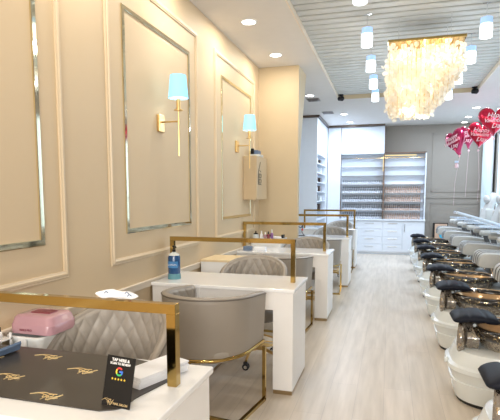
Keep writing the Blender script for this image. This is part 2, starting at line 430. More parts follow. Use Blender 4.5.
gl = ['gold square-tube frame standing on the nearest desk', 'gold square-tube frame over the desk with the blue bottle', 'gold square-tube frame on the third desk from the front',
      'gold square-tube frame on the fourth desk from the front', 'gold square-tube frame on the farthest desk']
for i, (y, z) in enumerate(zip((1.452, 3.50, 5.62, 7.70, 9.72), (1.050, 1.09, 1.10, 1.12, 1.14))):
    w = .034
    x0, x1 = W + (.04, .045, .01, .01, .05)[i], (DX, -.61, -.65, -.56, -.59)[i] - .05
    f = thing('gold_desk_frame', gl[i], 'frame', ((x0 + x1) / 2, y, .765), 0, 'gold frames on the desks')
    hw = (x1 - x0) / 2; h = z - .765
    obj('top_bar', Bx(-hw, hw, -w / 2, w / 2, h - w, h, bev=.001, seg=1), 'gold', f)
    for s in (-1, 1): obj('upright', Bx(s * hw - (w if s > 0 else 0), s * hw + (0 if s > 0 else w), -w / 2, w / 2, 0, h - w, bev=.001, seg=1), 'gold', f)

# ------------------------------------------------------------------ tub chairs
def plan(rad, arm, n_arc=40, n_arm=10):
    """U-shaped plan curve opening towards +y, from left arm tip round the back to the right tip"""
    P = []
    for i in range(n_arm): P.append((-rad, arm * (1 - i / n_arm)))
    for i in range(n_arc + 1):
        a = PI + PI * i / n_arc; P.append((rad * math.cos(a), rad * 1.02 * math.sin(a)))
    for i in range(1, n_arm + 1): P.append((rad, arm * i / n_arm))
    return P
def shell(rad, arm, ztop, zbot, th, quilt, taper=1.0, dense=4):
    """returns (outer bmesh, inner lining bmesh, rim path). ztop(u), zbot(u), u in 0..1"""
    P0 = plan(rad, arm, 40 * dense, 10 * dense); P1 = plan(rad - th, arm, 40 * dense // 1, 10 * dense)
    n = len(P0); S = [0]
    for a, c_ in zip(P0, P0[1:]): S.append(S[-1] + math.dist(a, c_))
    tot = S[-1]; nv = 64
    out, inn = BM(), BM()
    def pt(P, i, v, off=0):
        u = S[i] / tot; z0, z1 = zbot(u), ztop(u); z = z0 + (z1 - z0) * v
        k = taper + (1 - taper) * min(1, (z - .38) / .45)
        x, y_ = P[i]; 
        if off:
            l = math.hypot(x, min(y_, 0)) or 1; x -= off * x / l; y_ -= off * min(y_, 0) / l
        return Vector((x * k, y_ * k, z))
    ro = [[pt(P0, i, v / 12) for i in range(n)] for v in range(13)]
    # rounded lip
    lip = []
    for q in range(1, 6):
        a = PI * q / 6
        lip.append([pt(P0, i, 1).lerp(pt(P1, i, 1), .5 - .5 * math.cos(a)) + Vector((0, 0, .016 * math.sin(a))) for i in range(n)])
    ri = [[pt(P1, i, 1)for i in range(n)], [pt(P1, i, .0) for i in range(n)]]
    rings = ro + lip + ri
    ringloft(out, rings + [rings[0]], False, False, closed=False)
    # end faces
    def q_(s, z):
        if not quilt: return 0
        a, c_ = (s / .085 + z / .125), (s / .085 - z / .125)
        return .012 * (abs(math.sin(PI * a) * math.sin(PI * c_)) ** .3)
    rr = []
    for v in range(nv + 1):
        row = []
        for i in range(n):
            p = pt(P1, i, v / nv); e = min(1, v / 2, (nv - v) / 2, i / 3, (n - 1 - i) / 3)
            row.append(pt(P1, i, v / nv, .001 + q_(S[i] - tot / 2, p.z) * max(0, e)))
        rr.append(row)
    ringloft(inn, rr, False, False, closed=False)
    caps = BM()
    for i in (0, n - 1):
        vs = [caps.verts.new(r[i]) for r in rings]; caps.faces.new(vs)
    merge(out, caps); bmesh.ops.remove_doubles(out, verts=out.verts, dist=1e-5)
    rim = [pt(P0, i, 1) + Vector((0, 0, .002)) for i in range(0, n, 2)]
    bot = [pt(P0, i, 0) for i in range(0, n, 2)]
    return out, inn, rim, bot
def caster(parent, x, y, a):
    cs = bpy.data.objects.new('caster', None)
    b = BM(); tube(b, [(-.02, 0, .028), (-.008, 0, .028)], .028, 16); tube(b, [(.008, 0, .028), (.02, 0, .028)], .028, 16)
    box(b, -.012, .012, -.02, .012, .028, .066, bev=.004)
    cs = obj('caster', b, 'rubber', parent, smooth=40, loc=(x, y, 0), rot=(0, 0, a))
    b = BM(); tube(b, [(-.024, 0, .028), (.024, 0, .028)], .014, 12); obj('hub_cap', b, 'chrome', cs, smooth=40)
def make_tech():
    t = thing('technician_chair', '', 'chair')
    def zt(u):
        s = abs(u - .5) * 2; return .60 + .265 * max(0, math.cos(min(1, s) * PI / 2)) ** .62
    out, inn, rim, bot = shell(.30, .14, zt, lambda u: .42, .04, True, taper=.86)
    bs = obj('backrest', out, 'leather', t, smooth=60); obj('quilted_lining', inn, 'leather_in', bs, smooth=True)
    b = BM(); tube(b, rim, .004, 6); obj('piping', b, 'pipe', bs, smooth=True)
    b = BM(); rr = []
    for z, k in ((.40, .95), (.42, 1), (.47, 1), (.495, .95), (.50, .8)): rr.append([(k * .25 * math.copysign(abs(math.cos(a)) ** .8, math.cos(a)), .05 + k * .265 * math.copysign(abs(math.sin(a)) ** .8, math.sin(a)), z) for a in [2 * PI * i / 32 for i in range(32)]])
    ringloft(b, rr); obj('seat', b, 'leather', t, smooth=60)
    b = BM(); cyl(b, 0, 0, .10, .40, .025); cyl(b, 0, 0, .36, .40, .10); obj('pedestal', b, 'brass', t, smooth=40)
    b = BM()
    for k in range(5):
        a = 2 * PI * k / 5 + .3
        tube(b, [(0, 0, .11), (.12 * math.cos(a), .12 * math.sin(a), .115), (.25 * math.cos(a), .25 * math.sin(a), .075)], lambda q: .018 - .006 * q, 8)
        caster(t, .25 * math.cos(a), .25 * math.sin(a), a)
    cyl(b, 0, 0, .09, .14, .035); obj('star_base', b, 'brass', t, smooth=40)
    b = BM(); tube(b, [(.2 * math.cos(2 * PI * k / 32), .2 * math.sin(2 * PI * k / 32), .17) for k in range(32)], .009, 8, closed=True)
    tube(b, [(-.2, 0, .17), (.2, 0, .17)], .007, 6)
    obj('foot_ring', b, 'brass', t, smooth=True)
    return t
def make_client():
    t = thing('client_chair', '', 'chair')
    out, inn, rim, bot = shell(.31, .24, lambda u: .785 - .035 * (abs(u - .5) * 2) ** 2, lambda u: .41 + .02 * (abs(u - .5) * 2), .05, True, taper=.94)
    bs = obj('backrest', out, 'leather', t, smooth=60); obj('quilted_lining', inn, 'leather_in', bs, smooth=True)
    b = BM(); tube(b, rim, .005, 6); obj('piping', b, 'pipe', bs, smooth=True)
    b = BM(); tube(b, [(p.x * 1.005, p.y * 1.005, p.z - .006) for p in bot], .012, 8); obj('gold_band', b, 'gold', t, smooth=True)
    b = BM(); rr = []
    for z, k in ((.385, .9), (.40, .97), (.45, .97), (.475, .93), (.48, .8)):
        rr.append([(k * .27 * math.copysign(abs(math.cos(a)) ** .6, math.cos(a)), -.02 + k * .255 * math.copysign(abs(math.sin(a)) ** .7, math.sin(a)), z) for a in [2 * PI * i / 40 for i in range(40)]])
    ringloft(b, rr); obj('seat', b, 'leather_in', t, smooth=60)
    for s in (-1, 1):
        b = BM(); w = .011
        box(b, s * .305 - w, s * .305 + w, .205, .227, .011, .39); box(b, s * .305 - w, s * .305 + w, -.2, .227, 0, .022)
        obj('leg', b, 'gold', t)
    b = BM(); box(b, -.305, .305, -.2, -.178, 0, .022); obj('cross_bar', b, 'gold', t)
    return t
tech = make_tech(); client = make_client()
tl = ['taupe quilted technician chair behind the nearest desk', 'taupe quilted technician chair behind the desk with the blue bottle', 'taupe quilted technician chair behind the third desk from the front',
      'taupe quilted technician chair behind the fourth desk from the front', 'taupe quilted technician chair behind the farthest desk']
# technician chairs open towards -y: turn round
for i, (x, y) in enumerate(((-1.235, 1.885), (-1.10, 3.88), (-1.0, 6.0), (-.95, 8.2), (-1.0, 10.24))):
    o = tech if i == 0 else copy_tree(tech)
    o.location = (x, y, 0); o.rotation_euler = (0, 0, PI + R([0, 4, -3, 2, 0][i])); tag(o, tl[i], 'chair', 'quilted technician chairs behind the desks')
cl = ['smooth taupe tub chair in front of the desk with the blue bottle', 'taupe tub chair on a gold frame in front of the third desk from the front',
      'taupe tub chair on a gold frame in front of the fourth desk from the front', 'taupe tub chair in front of the farthest desk']
for i, (x, y) in enumerate(((-1.13, 2.93), (-1.10, 4.93), (-.97, 7.05), (-.95, 9.12))):
    o = client if i == 0 else copy_tree(client)
    o.location = (x, y, 0); o.rotation_euler = (0, 0, R([-9, -4, 3, 0][i])); tag(o, cl[i], 'chair', 'smooth-backed client tub chairs')

# ------------------------------------------------------------------ things on and round the nearest desk
def swash(b, x, y, s, z=.0005, rot=0):
    c_, n_ = math.cos(rot), math.sin(rot)
    def T(P): return [(x + (px * c_ - 1.5 * py * n_) * s, y + (px * n_ + 1.5 * py * c_) * s, z) for px, py in P]
    S = [[(-1, .0), (-.6, .16), (-.2, .12), (.1, .05), (.35, -.05)], [(-.8, .10), (-.3, .25), (.2, .2), (.6, .22)],
         [(.1, -.32), (.2, .1), (.42, .18), (.5, 0), (.3, -.1), (.15, -.05)], [(.3, -.1), (.45, -.3), (.6, -.1), (.75, .05)],
         [(.55, -.3), (.8, .0), (1.0, .22), (.85, .1), (.7, -.15), (.95, -.05)], [(-.1, .05), (0, -.12), (.12, -.05), (.05, .08)]]
    for P in S: tube(b, bez(T(P), 6), .0030 * s / .1, 5)
m = thing('desk_mat', 'dark glossy mat with gold script motifs covering the nearest desk', 'mat', (-1.25, 1.44, .765))
pl = [(-.455, -.235), (-.05, -.238), (.36, -.238)]
edge = bez([(.43, -.238, 0), (.485, -.20, 0), (.49, -.12, 0), (.515, -.02, 0), (.53, .08, 0), (.48, .17, 0)], 6)
poly = [(-.455, -.235)] + [(p.x, p.y) for p in edge] + [(.3, .205), (-.1, .21), (-.455, .21)]
b = BM(); prism(b, poly, .0008, .004); obj('mat_sheet', b, 'mat', m)
for x, y, s in ((-.05, .125, .058), (.175, .03, .058), (-.04, -.09, .056), (.20, -.195, .056), (.335, .07, .05), (-.27, .06, .055), (-.30, -.15, .055)):
    b = BM(); swash(b, x, y, s, z=.0055); obj('gold_script', b, 'script', m)
# curled folder
b = BM(); rr = []
for i in range(9):
    tt = i / 8; y_ = -.17 + .36 * tt; w_ = .045 - .02 * tt
    rr.append([(-w_, y_, .0), (w_ * .5, y_, .004), (w_, y_, .02 + .012 * tt), (w_ * .9, y_, .028 + .014 * tt), (w_ * .3, y_, .012), (-w_, y_, .004)])
ringloft(b, rr)
tag(obj('folder', b, 'folder', loc=(-1.50, 1.41, .772), rot=(0, 0, R(-9))), 'slate blue folder curling up at the wall end of the nearest desk', 'folder')
# card stand
cd = thing('sign_card', 'black card stand with a coloured G, five stars and white lettering on the nearest desk', 'sign', (-.785, 1.235, .7695), R(-8))
tilt = -R(14)
b = BM(); box(b, -.054, .054, -.0015, .0015, 0, .152, bev=.0014, seg=1); obj('card', b, 'black', cd, rot=(tilt, 0, 0))
b = BM(); box(b, -.03, .03, 0, .0, 0, .0) if False else box(b, -.02, .02, .012, .052, 0, .003); box(b, -.02, .02, .047, .052, 0, .02); obj('stand', b, 'black', cd)
def on_card(x, z): return (x, (-.0022) * math.cos(tilt) - z * math.sin(tilt), z * math.cos(tilt) - .0022 * math.sin(tilt))
rc = (PI / 2 + tilt, 0, 0)
text('TAP HERE &', .0125, 'whiteprint', cd, on_card(0, .140), rc, bold=.0003)
text('SCAN TO REVIEW', .0095, 'whiteprint', cd, on_card(0, .129), rc, bold=.0002)
def arc(a0, a1, r0, r1, n=10):
    b = BM(); ringloft(b, [[(r * math.cos(R(a0 + (a1 - a0) * i / n)), r * math.sin(R(a0 + (a1 - a0) * i / n)), z) for i in range(n + 1)] for r, z in ((r0, 0), (r0, .0006), (r1, .0006), (r1, 0))], False, False, closed=False)
    return b
for a0, a1, mt in ((40, 145, 'red'), (145, 215, 'yellow'), (215, 315, 'green'), (315, 360, 'blue')):
    obj('emblem_arc', arc(a0, a1, .0085, .0135), mt, cd, loc=on_card(0, .106), rot=rc)
obj('emblem_bar', Bx(0, .0135, -.0025, .0025, 0, .0006), 'blue', cd, loc=on_card(0, .106), rot=rc)
for k in range(5):
    b = BM(); P = []
    for q in range(10):
        rr_ = .0042 if q % 2 == 0 else .0018; a = PI / 2 + q * PI / 5; P.append((rr_ * math.cos(a), rr_ * math.sin(a)))
    prism(b, P, 0, .0006); obj('star', b, 'yellow', cd, loc=on_card((k - 2) * .0115, .083), rot=rc)
b = BM(); swash(b, 0, 0, .022, z=.0008); obj('gold_script', b, 'script', cd, loc=on_card(-.03, .014), rot=rc)
text('NAIL SALON', .0095, 'script', cd, on_card(.018, .010), rc, bold=.0001)
# paper stack
ps = thing('paper_stack', 'stack of white paper sheets beside the gold upright on the nearest desk', 'paper', (-.79, 1.50, .7695), R(-20))
random.seed(3)
for k in range(6):
    a = random.uniform(-.02, .02)
    obj('paper_sheets', Bx(-.055, .055, -.115, .115, k * .0062, k * .0062 + .0057), 'paper', ps, loc=(random.uniform(-.003, .003), random.uniform(-.004, .004), 0), rot=(0, 0, a))
# crumpled cloth on the gold bar
b = BM(); rr = []
random.seed(11)
for i in range(22):
    tt = i / 21; rad = .0155 * (1 - abs(2 * tt - 1) ** 5) + .002; ring = []
    for k in range(14):
        a = 2 * PI * k / 14; q = rad * (1 + .16 * math.sin(3 * a + 9 * tt) + .14 * math.sin(17 * tt + a))
        ring.append((-.085 + .17 * tt, 1.05 * q * math.cos(a), .0155 + (.9 * q * math.sin(a)) * (1 if math.sin(a) > 0 else .75)))
    rr.append(ring)
ringloft(b, rr)
cw = tag(obj('folded_cloth', b, 'paper', smooth=True, loc=(-.905, 1.452, 1.051)), 'small crumpled white cloth with dark blue marks on the nearest gold frame', 'cloth')
b = BM()
for x, z in ((-.03, .026), (.05, .028), (.06, .02)): tube(b, bez([(x - .008, -.0155, z - .003), (x, -.017, z + .004), (x + .008, -.0155, z - .002)], 4), .0018, 5)
obj('print_marks', b, 'folder', cw)

# side cabinet with bin, case and bottle rack
def side_cabinet(x, y, w, d, h, label, topmat, name='side_cabinet', top=.02):
    c = thing(name, label, 'cabinet', (x, y, 0))
    obj('carcass', Bx(0, w, 0, d, .04, h - top), 'white', c)
    obj('cabinet_top', Bx(-.005, w + .005, -.005, d + .005, h - top, h, bev=.003), topmat, c)
    for k in range(3):
        dr = obj('drawer', Bx(w, w + .012, .01, d - .01, .06 + k * (h - .1) / 3, .05 + (k + 1) * (h - .1) / 3, bev=.002), 'white', c)
        obj('handle', Bx(w + .012, w + .024, d / 2 - .05, d / 2 + .05, .1 + k * (h - .1) / 3 + .06, .11 + k * (h - .1) / 3 + .06), 'brass', dr)
    for px, py in ((.03, .03), (w - .03, .03), (.03, d - .03), (w - .03, d - .03)):
        b = BM(); tube(b, [(px - .012, py, .02), (px + .012, py, .02)], .02, 12); box(b, px - .014, px + .014, py - .014, py + .014, .02, .045); obj('caster', b, 'rubber', c, smooth=40)
    return c
side_cabinet(-1.695, 1.67, .145, .51, .64, 'narrow white side cabinet against the wall behind the nearest desk', 'white')
bn = thing('storage_bin', 'white rounded plastic bin holding the pink case', 'bin', (-1.60, 1.90, .641))
def rrect(w, d, r, z, k=1, n=5):
    P = []
    for cx, cy, a0 in ((w / 2 - r, d / 2 - r, 0), (-w / 2 + r, d / 2 - r, 90), (-w / 2 + r, -d / 2 + r, 180), (w / 2 - r, -d / 2 + r, 270)):
        for i in range(n + 1):
            a = R(a0 + 90 * i / n); P.append(((cx + r * math.cos(a)) * k, (cy + r * math.sin(a)) * k, z))
    return P
b = BM(); ringloft(b, [rrect(.19, .25, .03, z, k) for z, k in ((0, .9), (.1, .98), (.115, 1.0), (.115, 1.06), (.125, 1.06), (.125, .96), (.01, .86))])
obj('bin_body', b, 'bin', bn, smooth=40)
obj('clip', Bx(-.02, .025, -.14, -.127, .045, .128, bev=.004), 'white', bn)
cs = thing('beauty_case', 'glossy pink carrying case with a dark red handle slot resting in the white bin', 'case', (-1.585, 1.90, .768))
b = BM(); ringloft(b, [rrect(.235, .2, .035, z, k) for z, k in ((0, .93), (.004, 1), (.045, 1), (.048, .97), (.075, .90), (.086, .80), (.088, .5))])
obj('case_body', b, 'pink', cs, smooth=50)
b = BM(); box(b, -.05, .06, -.03, .03, .084, .092, bev=.004); box(b, .0, .05, .03, .05, .08, .088, bev=.003); obj('handle', b, 'wine', cs)
text('NAILS PRO', .014, 'wine', cs, (-.02, -.1012, .022), (PI / 2, 0, 0), bold=.0003)
rk = thing('bottle_rack', 'small white rack with a black capped bottle at the wall edge of the picture', 'rack', (-1.675, 1.715, .641))
b = BM()
for x in (-.03, .03):
    for y in (-.035, .035): box(b, x - .004, x + .004, y - .004, y + .004, 0, .15)
for z in (.004, .06, .12): box(b, -.034, .034, -.04, .04, z, z + .006)
obj('rack_frame', b, 'white', rk)
bt = thing('black_capped_bottle', 'small white bottle with a black cap on the white rack', 'bottle', (-1.67, 1.708, .7676))
b = BM(); lathe(b, [(.014, 0), (.015, .003), (.015, .03), (.008, .036)]); obj('bottle_body', b, 'white', bt, smooth=40)
b = BM(); lathe(b, [(.009, .036), (.009, .055)]); obj('cap', b, 'black', bt, smooth=40)

# ------------------------------------------------------------------ second desk: bottle, trolley
bt = thing('lotion_bottle', 'blue pump lotion bottle on the wall end of the second desk', 'bottle', (-1.605, 3.41, .7655)); bt.scale = (1.1, 1.1, 1.12)
b = BM(); lathe(b, [(.046, 0), (.047, .004), (.045, .035), (.042, .038)], n=28); obj('clear_base', b, 'tealbase', bt, smooth=40)
b = BM(); lathe(b, [(.042, .038), (.044, .045), (.044, .15), (.04, .165)], n=28); obj('bottle_body', b, 'bluebottle', bt, smooth=40)
b = BM(); lathe(b, [(.041, .165), (.030, .178), (.017, .183), (.015, .188)], n=28); obj('clear_shoulder', b, 'clear', bt, smooth=40)
b = BM(); lathe(b, [(.012, .186), (.013, .205), (.006, .206), (.006, .222), (.012, .224), (.012, .232)]); tube(b, [(0, 0, .228), (.02, -.02, .228), (.028, -.028, .222)], .005, 8)
obj('pump', b, 'black', bt, smooth=40)
b = BM(); ringloft(b, [[(.0447 * math.cos(a), .0447 * math.sin(a), z) for a in [R(-150 + 10 * k) for k in range(13)]] for z in (.08, .125)], False, False, closed=False); obj('bottle_label', b, 'bluelabel', bt)
text('LOTION', .017, 'whiteprint', bt, (.006, -.0455, .102), (PI / 2, 0, R(3)))
side_cabinet(-1.695, 4.19, .345, .38, .815, 'white side cabinet with a pale wood top behind the second desk', 'wood')

side_cabinet(-1.695, 5.91, .38, .41, .86, 'white side cabinet in the corner by the column, carrying small bottles', 'white')
# bottles on it
j = thing('glass_jar', 'squat clear jar with a black knob on the corner cabinet behind the third desk', 'jar', (-1.65, 5.97, .8605))
b = BM(); lathe(b, [(.035, 0), (.04, .01), (.04, .05), (.03, .06)]); obj('jar_body', b, 'clear', j, smooth=40)
b = BM(); lathe(b, [(.032, .06), (.02, .075), (.006, .078), (.01, .092), (.004, .1)]); obj('lid', b, 'black', j, smooth=40)
for k, (x, y, mt, cm, h, lab) in enumerate(((-1.575, 5.97, 'white', 'white', .10, 'white lotion bottle beside the clear jar on the corner cabinet'), (-1.525, 5.97, 'pink', 'white', .085, 'small pink bottle with white cap on the corner cabinet'),
                                 (-1.48, 5.96, 'wine', 'black', .095, 'dark wine red bottle on the corner cabinet'), (-1.44, 5.98, 'purple', 'clear', .12, 'slim purple bottle with clear tip, tallest on the corner cabinet'))):
    t = thing('cosmetic_bottle', lab, 'bottle', (x, y, .8605), 0, 'small bottles on the corner cabinet')
    b = BM(); lathe(b, [(.017, 0), (.019, .004), (.019, h * .6), (.01, h * .68)]); obj('bottle_body', b, mt, t, smooth=40)
    b = BM(); lathe(b, [(.009, h * .68), (.009, h), (.006, h + .003)]); obj('cap', b, cm, t, smooth=40)
t = thing('nail_lamp', 'flat black and white nail lamp on the corner cabinet by the column', 'lamp', (-1.445, 6.15, .8605))
b = BM(); box(b, -.12, .12, -.05, .05, 0, .022, bev=.008); obj('lamp_base', b, 'white', t, smooth=40)
b = BM(); box(b, -.13, -.03, -.055, .055, .022, .04, bev=.007); box(b, .1, .13, -.05, .05, 0, .045, bev=.006); obj('lamp_cover', b, 'black', t, smooth=40)
tag(obj('storage_box', Bx(-.05, .05, -.035, .035, 0, .05, bev=.004), 'folder', loc=(-1.61, 5.47, .7655)), 'dark blue box at the front wall corner of the third desk', 'box')
tag(obj('tissue_box', Bx(-.07, .07, -.04, .04, 0, .045, bev=.004), 'paper', loc=(-1.46, 5.48, .7655)), 'white tissue box beside the dark blue box on the third desk', 'box')
t = thing('scribble_ornament', 'black wire squiggle ornament with a red bead on the fourth desk', 'ornament', (-1.42, 7.75, .7655))
b = BM(); tube(b, bez([(-.09, 0, .004), (-.05, 0, .14), (0, 0, .1), (-.02, 0, .16), (.04, 0, .13), (.07, 0, .17), (.06, 0, .06), (.1, 0, .004)], 8), .006, 6); box(b, -.11, .11, -.03, .03, 0, .008); obj('wire', b, 'black', t, smooth=40)
b = BM(); bmesh.ops.create_uvsphere(b, u_segments=12, v_segments=8, radius=.018, matrix=Matrix.Translation((.065, 0, .10))); obj('bead', b, 'red', t, smooth=True)

# ------------------------------------------------------------------ sconces and wall box
def sconce():
    t = thing('wall_sconce', '', 'lamp')
    obj('backplate', Bx(0, .022, -.045, .045, -.075, .055, bev=.004), 'brass', t)
    b = BM(); tube(b, [(.02, 0, 0), (.16, 0, 0)], .006, 8); obj('arm', b, 'brass', t, smooth=40)
    b = BM(); tube(b, [(.16, 0, -.26), (.16, 0, .08)], .0055, 8); obj('rod', b, 'brass', t, smooth=40)
    b = BM(); lathe(b, [(.005, .078), (.035, .08), (.035, .086), (.016, .09), (.016, .165), (.006, .17)], x=.16); obj('candle_cup', b, 'brass', t, smooth=40)
    b = BM(); lathe(b, [(.076, .172), (.060, .340), (.057, .340), (.073, .172)], x=.16, n=32, cap=False); obj('lamp_shade', b, 'shade', t, smooth=40)
    b = BM(); bmesh.ops.create_uvsphere(b, u_segments=12, v_segments=8, radius=.022, matrix=Matrix.Translation((.16, 0, .225))); obj('bulb', b, 'bulb', t, smooth=True)
    return t
s1 = sconce(); s1.location = (W, 3.435, 1.975); tag(s1, 'brass wall sconce with blue-white shade in the larger, nearer gold panel', 'lamp', 'wall sconces on the left wall')
s2 = copy_tree(s1); s2.location = (W, 5.37, 1.985); tag(s2, 'brass wall sconce with blue-white shade in the panel next to the column', 'lamp', 'wall sconces on the left wall')
wb = thing('wall_box', 'beige box cupboard fixed to the wall beside the column', 'cupboard', (W, 5.64, 1.365))
obj('box_body', Bx(.001, .158, 0, .50, 0, .53, bev=.003), 'boxbeige', wb)
obj('door', Bx(.158, .17, .004, .496, .004, .526, bev=.003), 'boxbeige', wb)
b = BM(); F = .1705
tube(b, [(F, .07, .33), (F, .17, .46)], .005, 5); tube(b, [(F, .07, .33), (F, .07, .19)], .005, 5)
for z0 in (.205, .27): tube(b, [(F, .11, z0), (F, .20, z0), (F, .20, z0 + .045), (F, .11, z0 + .045)], .005, 5, closed=True)
tube(b, [(F, .13, .36), (F, .2, .34)], .004, 5); tube(b, [(F, .07, .19), (F, .21, .185)], .005, 5)
obj('black_emblem', b, 'black', wb)
ph = thing('desk_phone', 'grey and black desk phone on top of the beige wall box', 'phone', (-1.61, 5.90, 1.8955))
b = BM(); box(b, -.07, .05, -.1, .1, 0, .03, bev=.006); obj('phone_base', b, 'clear', ph)
b = BM(); box(b, -.06, -.02, -.11, -.075, .03, .10, bev=.008); obj('handset', b, 'black', ph)
b = BM(); box(b, -.05, .02, -.04, .09, .03, .085, bev=.006); obj('screen_unit', b, 'folder', ph)

# ------------------------------------------------------------------ ceiling lights
def light(kind, loc, e, colr=(1, 1, 1), size=.1, rot=(0, 0, 0), name='lamp_light', shape='DISK', sy=None, spread=None):
    d = bpy.data.lights.new(name, kind); d.energy = e; d.color = colr
    if kind == 'AREA':
        d.shape = shape; d.size = size
        if sy: d.size_y = sy
        if spread: d.spread = spread
    else: d.shadow_soft_size = size
    o = bpy.data.objects.new(name, d); col.objects.link(o); o.location = loc; o.rotation_euler = rot; return o
DL = [(-1.37, 1.1, 0), (-1.37, 2.3, 0), (-1.37, 3.5, 0), (-1.37, 4.69, 0), (-1.37, 5.84, 0), (-1.35, 8.29, 1), (-.96, 10.32, 1), (-.93, 11.45, 1), (1.55, 9.1, 1), (1.55, 10.28, 1), (1.57, 11.4, 1), (.4, 10.6, 1), (1.75, 3, 0), (1.75, 6, 1)]
dlab = ['above the nearest desk', 'above the nearest client chair', 'above the second desk', 'over the larger gold wall panel', 'close to the column', 'just past the column', 'first of the pair in front of the tall shelf unit', 'closest to the display cabinet on its left',
        'hidden over the pedicure row', 'nearest of the three over the balloons', 'middle of the three over the balloons', 'in the far bay centre', 'right side near the camera', 'right side midway']
p0 = None
for i, (x, y, cool) in enumerate(DL):
    if i in (8, 11, 12, 13): continue  # no fixture at these spots, only the area light made further down
    if p0 is None:
        t = p0 = thing('downlight', '', 'light')
        b = BM(); ringloft(b, [[(r * math.cos(2 * PI * k / 28), r * math.sin(2 * PI * k / 28), z) for k in range(28)] for r, z in ((.085, 0), (.085, -.004), (.07, -.008), (.065, -.004), (.065, 0))], False, False); obj('trim_ring', b, 'white', t, smooth=40)
        b = BM(); lathe(b, [(.066, -.001), (.066, -.003)], n=28); obj('lens', b, 'down', t)
    else: t = copy_tree(p0)
    t.location = (x, y, CE); tag(t, 'round recessed downlight ' + dlab[i], 'light', 'recessed ceiling downlights')
b = None
t = copy_tree(p0); t.location = (1.6, 12.2, CE); tag(t, 'round recessed downlight farthest of the three over the balloons', 'light', 'recessed ceiling downlights')
for x, y, cool in DL: light('AREA', (x, y, CE - .012), 9 if not cool else 24, (1, .90, .76) if not cool else (.72, .84, 1), .13, name='downlight_light')

def pendant():
    t = thing('pendant_light', '', 'light')
    b = BM(); cyl(b, 0, 0, -.012, 0, .04); obj('ceiling_cap', b, 'chrome', t, smooth=40)
    b = BM(); cyl(b, 0, 0, -.145, -.012, .004, n=8); obj('rod', b, 'chrome', t)
    b = BM(); lathe(b, [(.012, -.13), (.03, -.14), (.052, -.145), (.052, -.20)], cap=False); obj('upper_glass', b, 'pend_top', t, smooth=40)
    b = BM(); lathe(b, [(.052, -.20), (.054, -.23), (.054, -.315), (.045, -.32)]); obj('lit_glass', b, 'pend_hot', t, smooth=40)
    return t
pd = pendant(); k = 0
names = ['nearest', 'second', 'third', 'fourth', 'fifth']
for side, x, ys in (('left', -.255, (3.85, 4.95, 5.92, 6.85, 7.75)), ('right', .80, (4.97, 5.85, 6.85, 7.9))):
    for i, y in enumerate(ys):
        t = pd if k == 0 else copy_tree(pd); k += 1
        t.location = (x, y, CE + .065); tag(t, '%s frosted glass cylinder pendant in the row %s of the chandelier' % (names[i], side), 'light', 'glass cylinder pendants, %s row' % side)
        light('POINT', (x, y, CE - .33), 4, (.85, .93, 1), .05, name='pendant_lamp_light')

# chandelier
ch = thing('chandelier', 'large gold-plated chandelier of cream shell petals over the aisle', 'chandelier', (.3, 5.1, CE + .065))
zt = -.225
b = BM(); box(b, -.36, .36, 0, .42, zt - .025, zt, bev=.003); obj('gold_plate', b, 'gold', ch)
for x in (-.26, .22):
    for y in (.03, .38):
        b = BM(); tube(b, [(x, y, zt), (x, y, 0)], .0025, 6); obj('suspension_wire', b, 'chrome', ch)
random.seed(5)
b = BM(); st = BM()
nx, ny = 17, 9
for ix in range(nx):
    for iy in range(ny):
        x = -.34 + .68 * ix / (nx - 1); y = .02 + .38 * iy / (ny - 1)
        u = ix / (nx - 1); e = min(1, (1 - u) / .40)
        bottom = -.94 * e - .54 * (1 - e) - .02 * random.random(); 
        if iy in (0, ny - 1): bottom *= .93
        if ix == 0: bottom *= .93
        tube(st, [(x, y, zt - .02), (x, y, bottom)], .0015, 3)
        z = zt - .045 - random.random() * .03
        while z > bottom:
            if z > -.45 and random.random() < .5: z -= .035; continue
            r = random.uniform(.019, .030)
            ax = Vector((random.gauss(0, 1), random.gauss(0, 1), random.gauss(0, .5))).normalized()
            u_ = ax.orthogonal().normalized(); v_ = ax.cross(u_)
            cc = Vector((x + random.gauss(0, .018), y + random.gauss(0, .018), z))
            vs = [b.verts.new(cc + (u_ * math.cos(2 * PI * k / 7) + v_ * math.sin(2 * PI * k / 7)) * r) for k in range(7)]
            c0 = b.verts.new(cc + ax * r * .3)
            for k in range(7): b.faces.new((vs[k], vs[(k + 1) % 7], c0))
            z -= random.uniform(.028, .04)
obj('strand_wires', st, 'brass', ch)
tag(obj('shell_petals', b, 'petal', ch, fix=False), kind='stuff')
for x in (-.2, 0, .2):
    b = BM(); tube(b, [(x, .2, zt - .03), (x, .2, zt - .09)], .012, 8); obj('bulb', b, 'bulb', ch)
for x, y, z in ((.1, 5.3, 2.8), (.32, 5.3, 2.75), (.5, 5.3, 2.8), (.12, 5.3, 2.5), (.34, 5.3, 2.5), (.15, 5.2, 2.25), (.3, 5.35, 2.25), (.3, 4.98, 2.6), (.1, 4.98, 2.45)):
    light('POINT', (x, y, z), 2.1 if y > 5.1 else .9, (1, .95, .84), .05, name='chandelier_lamp_light')

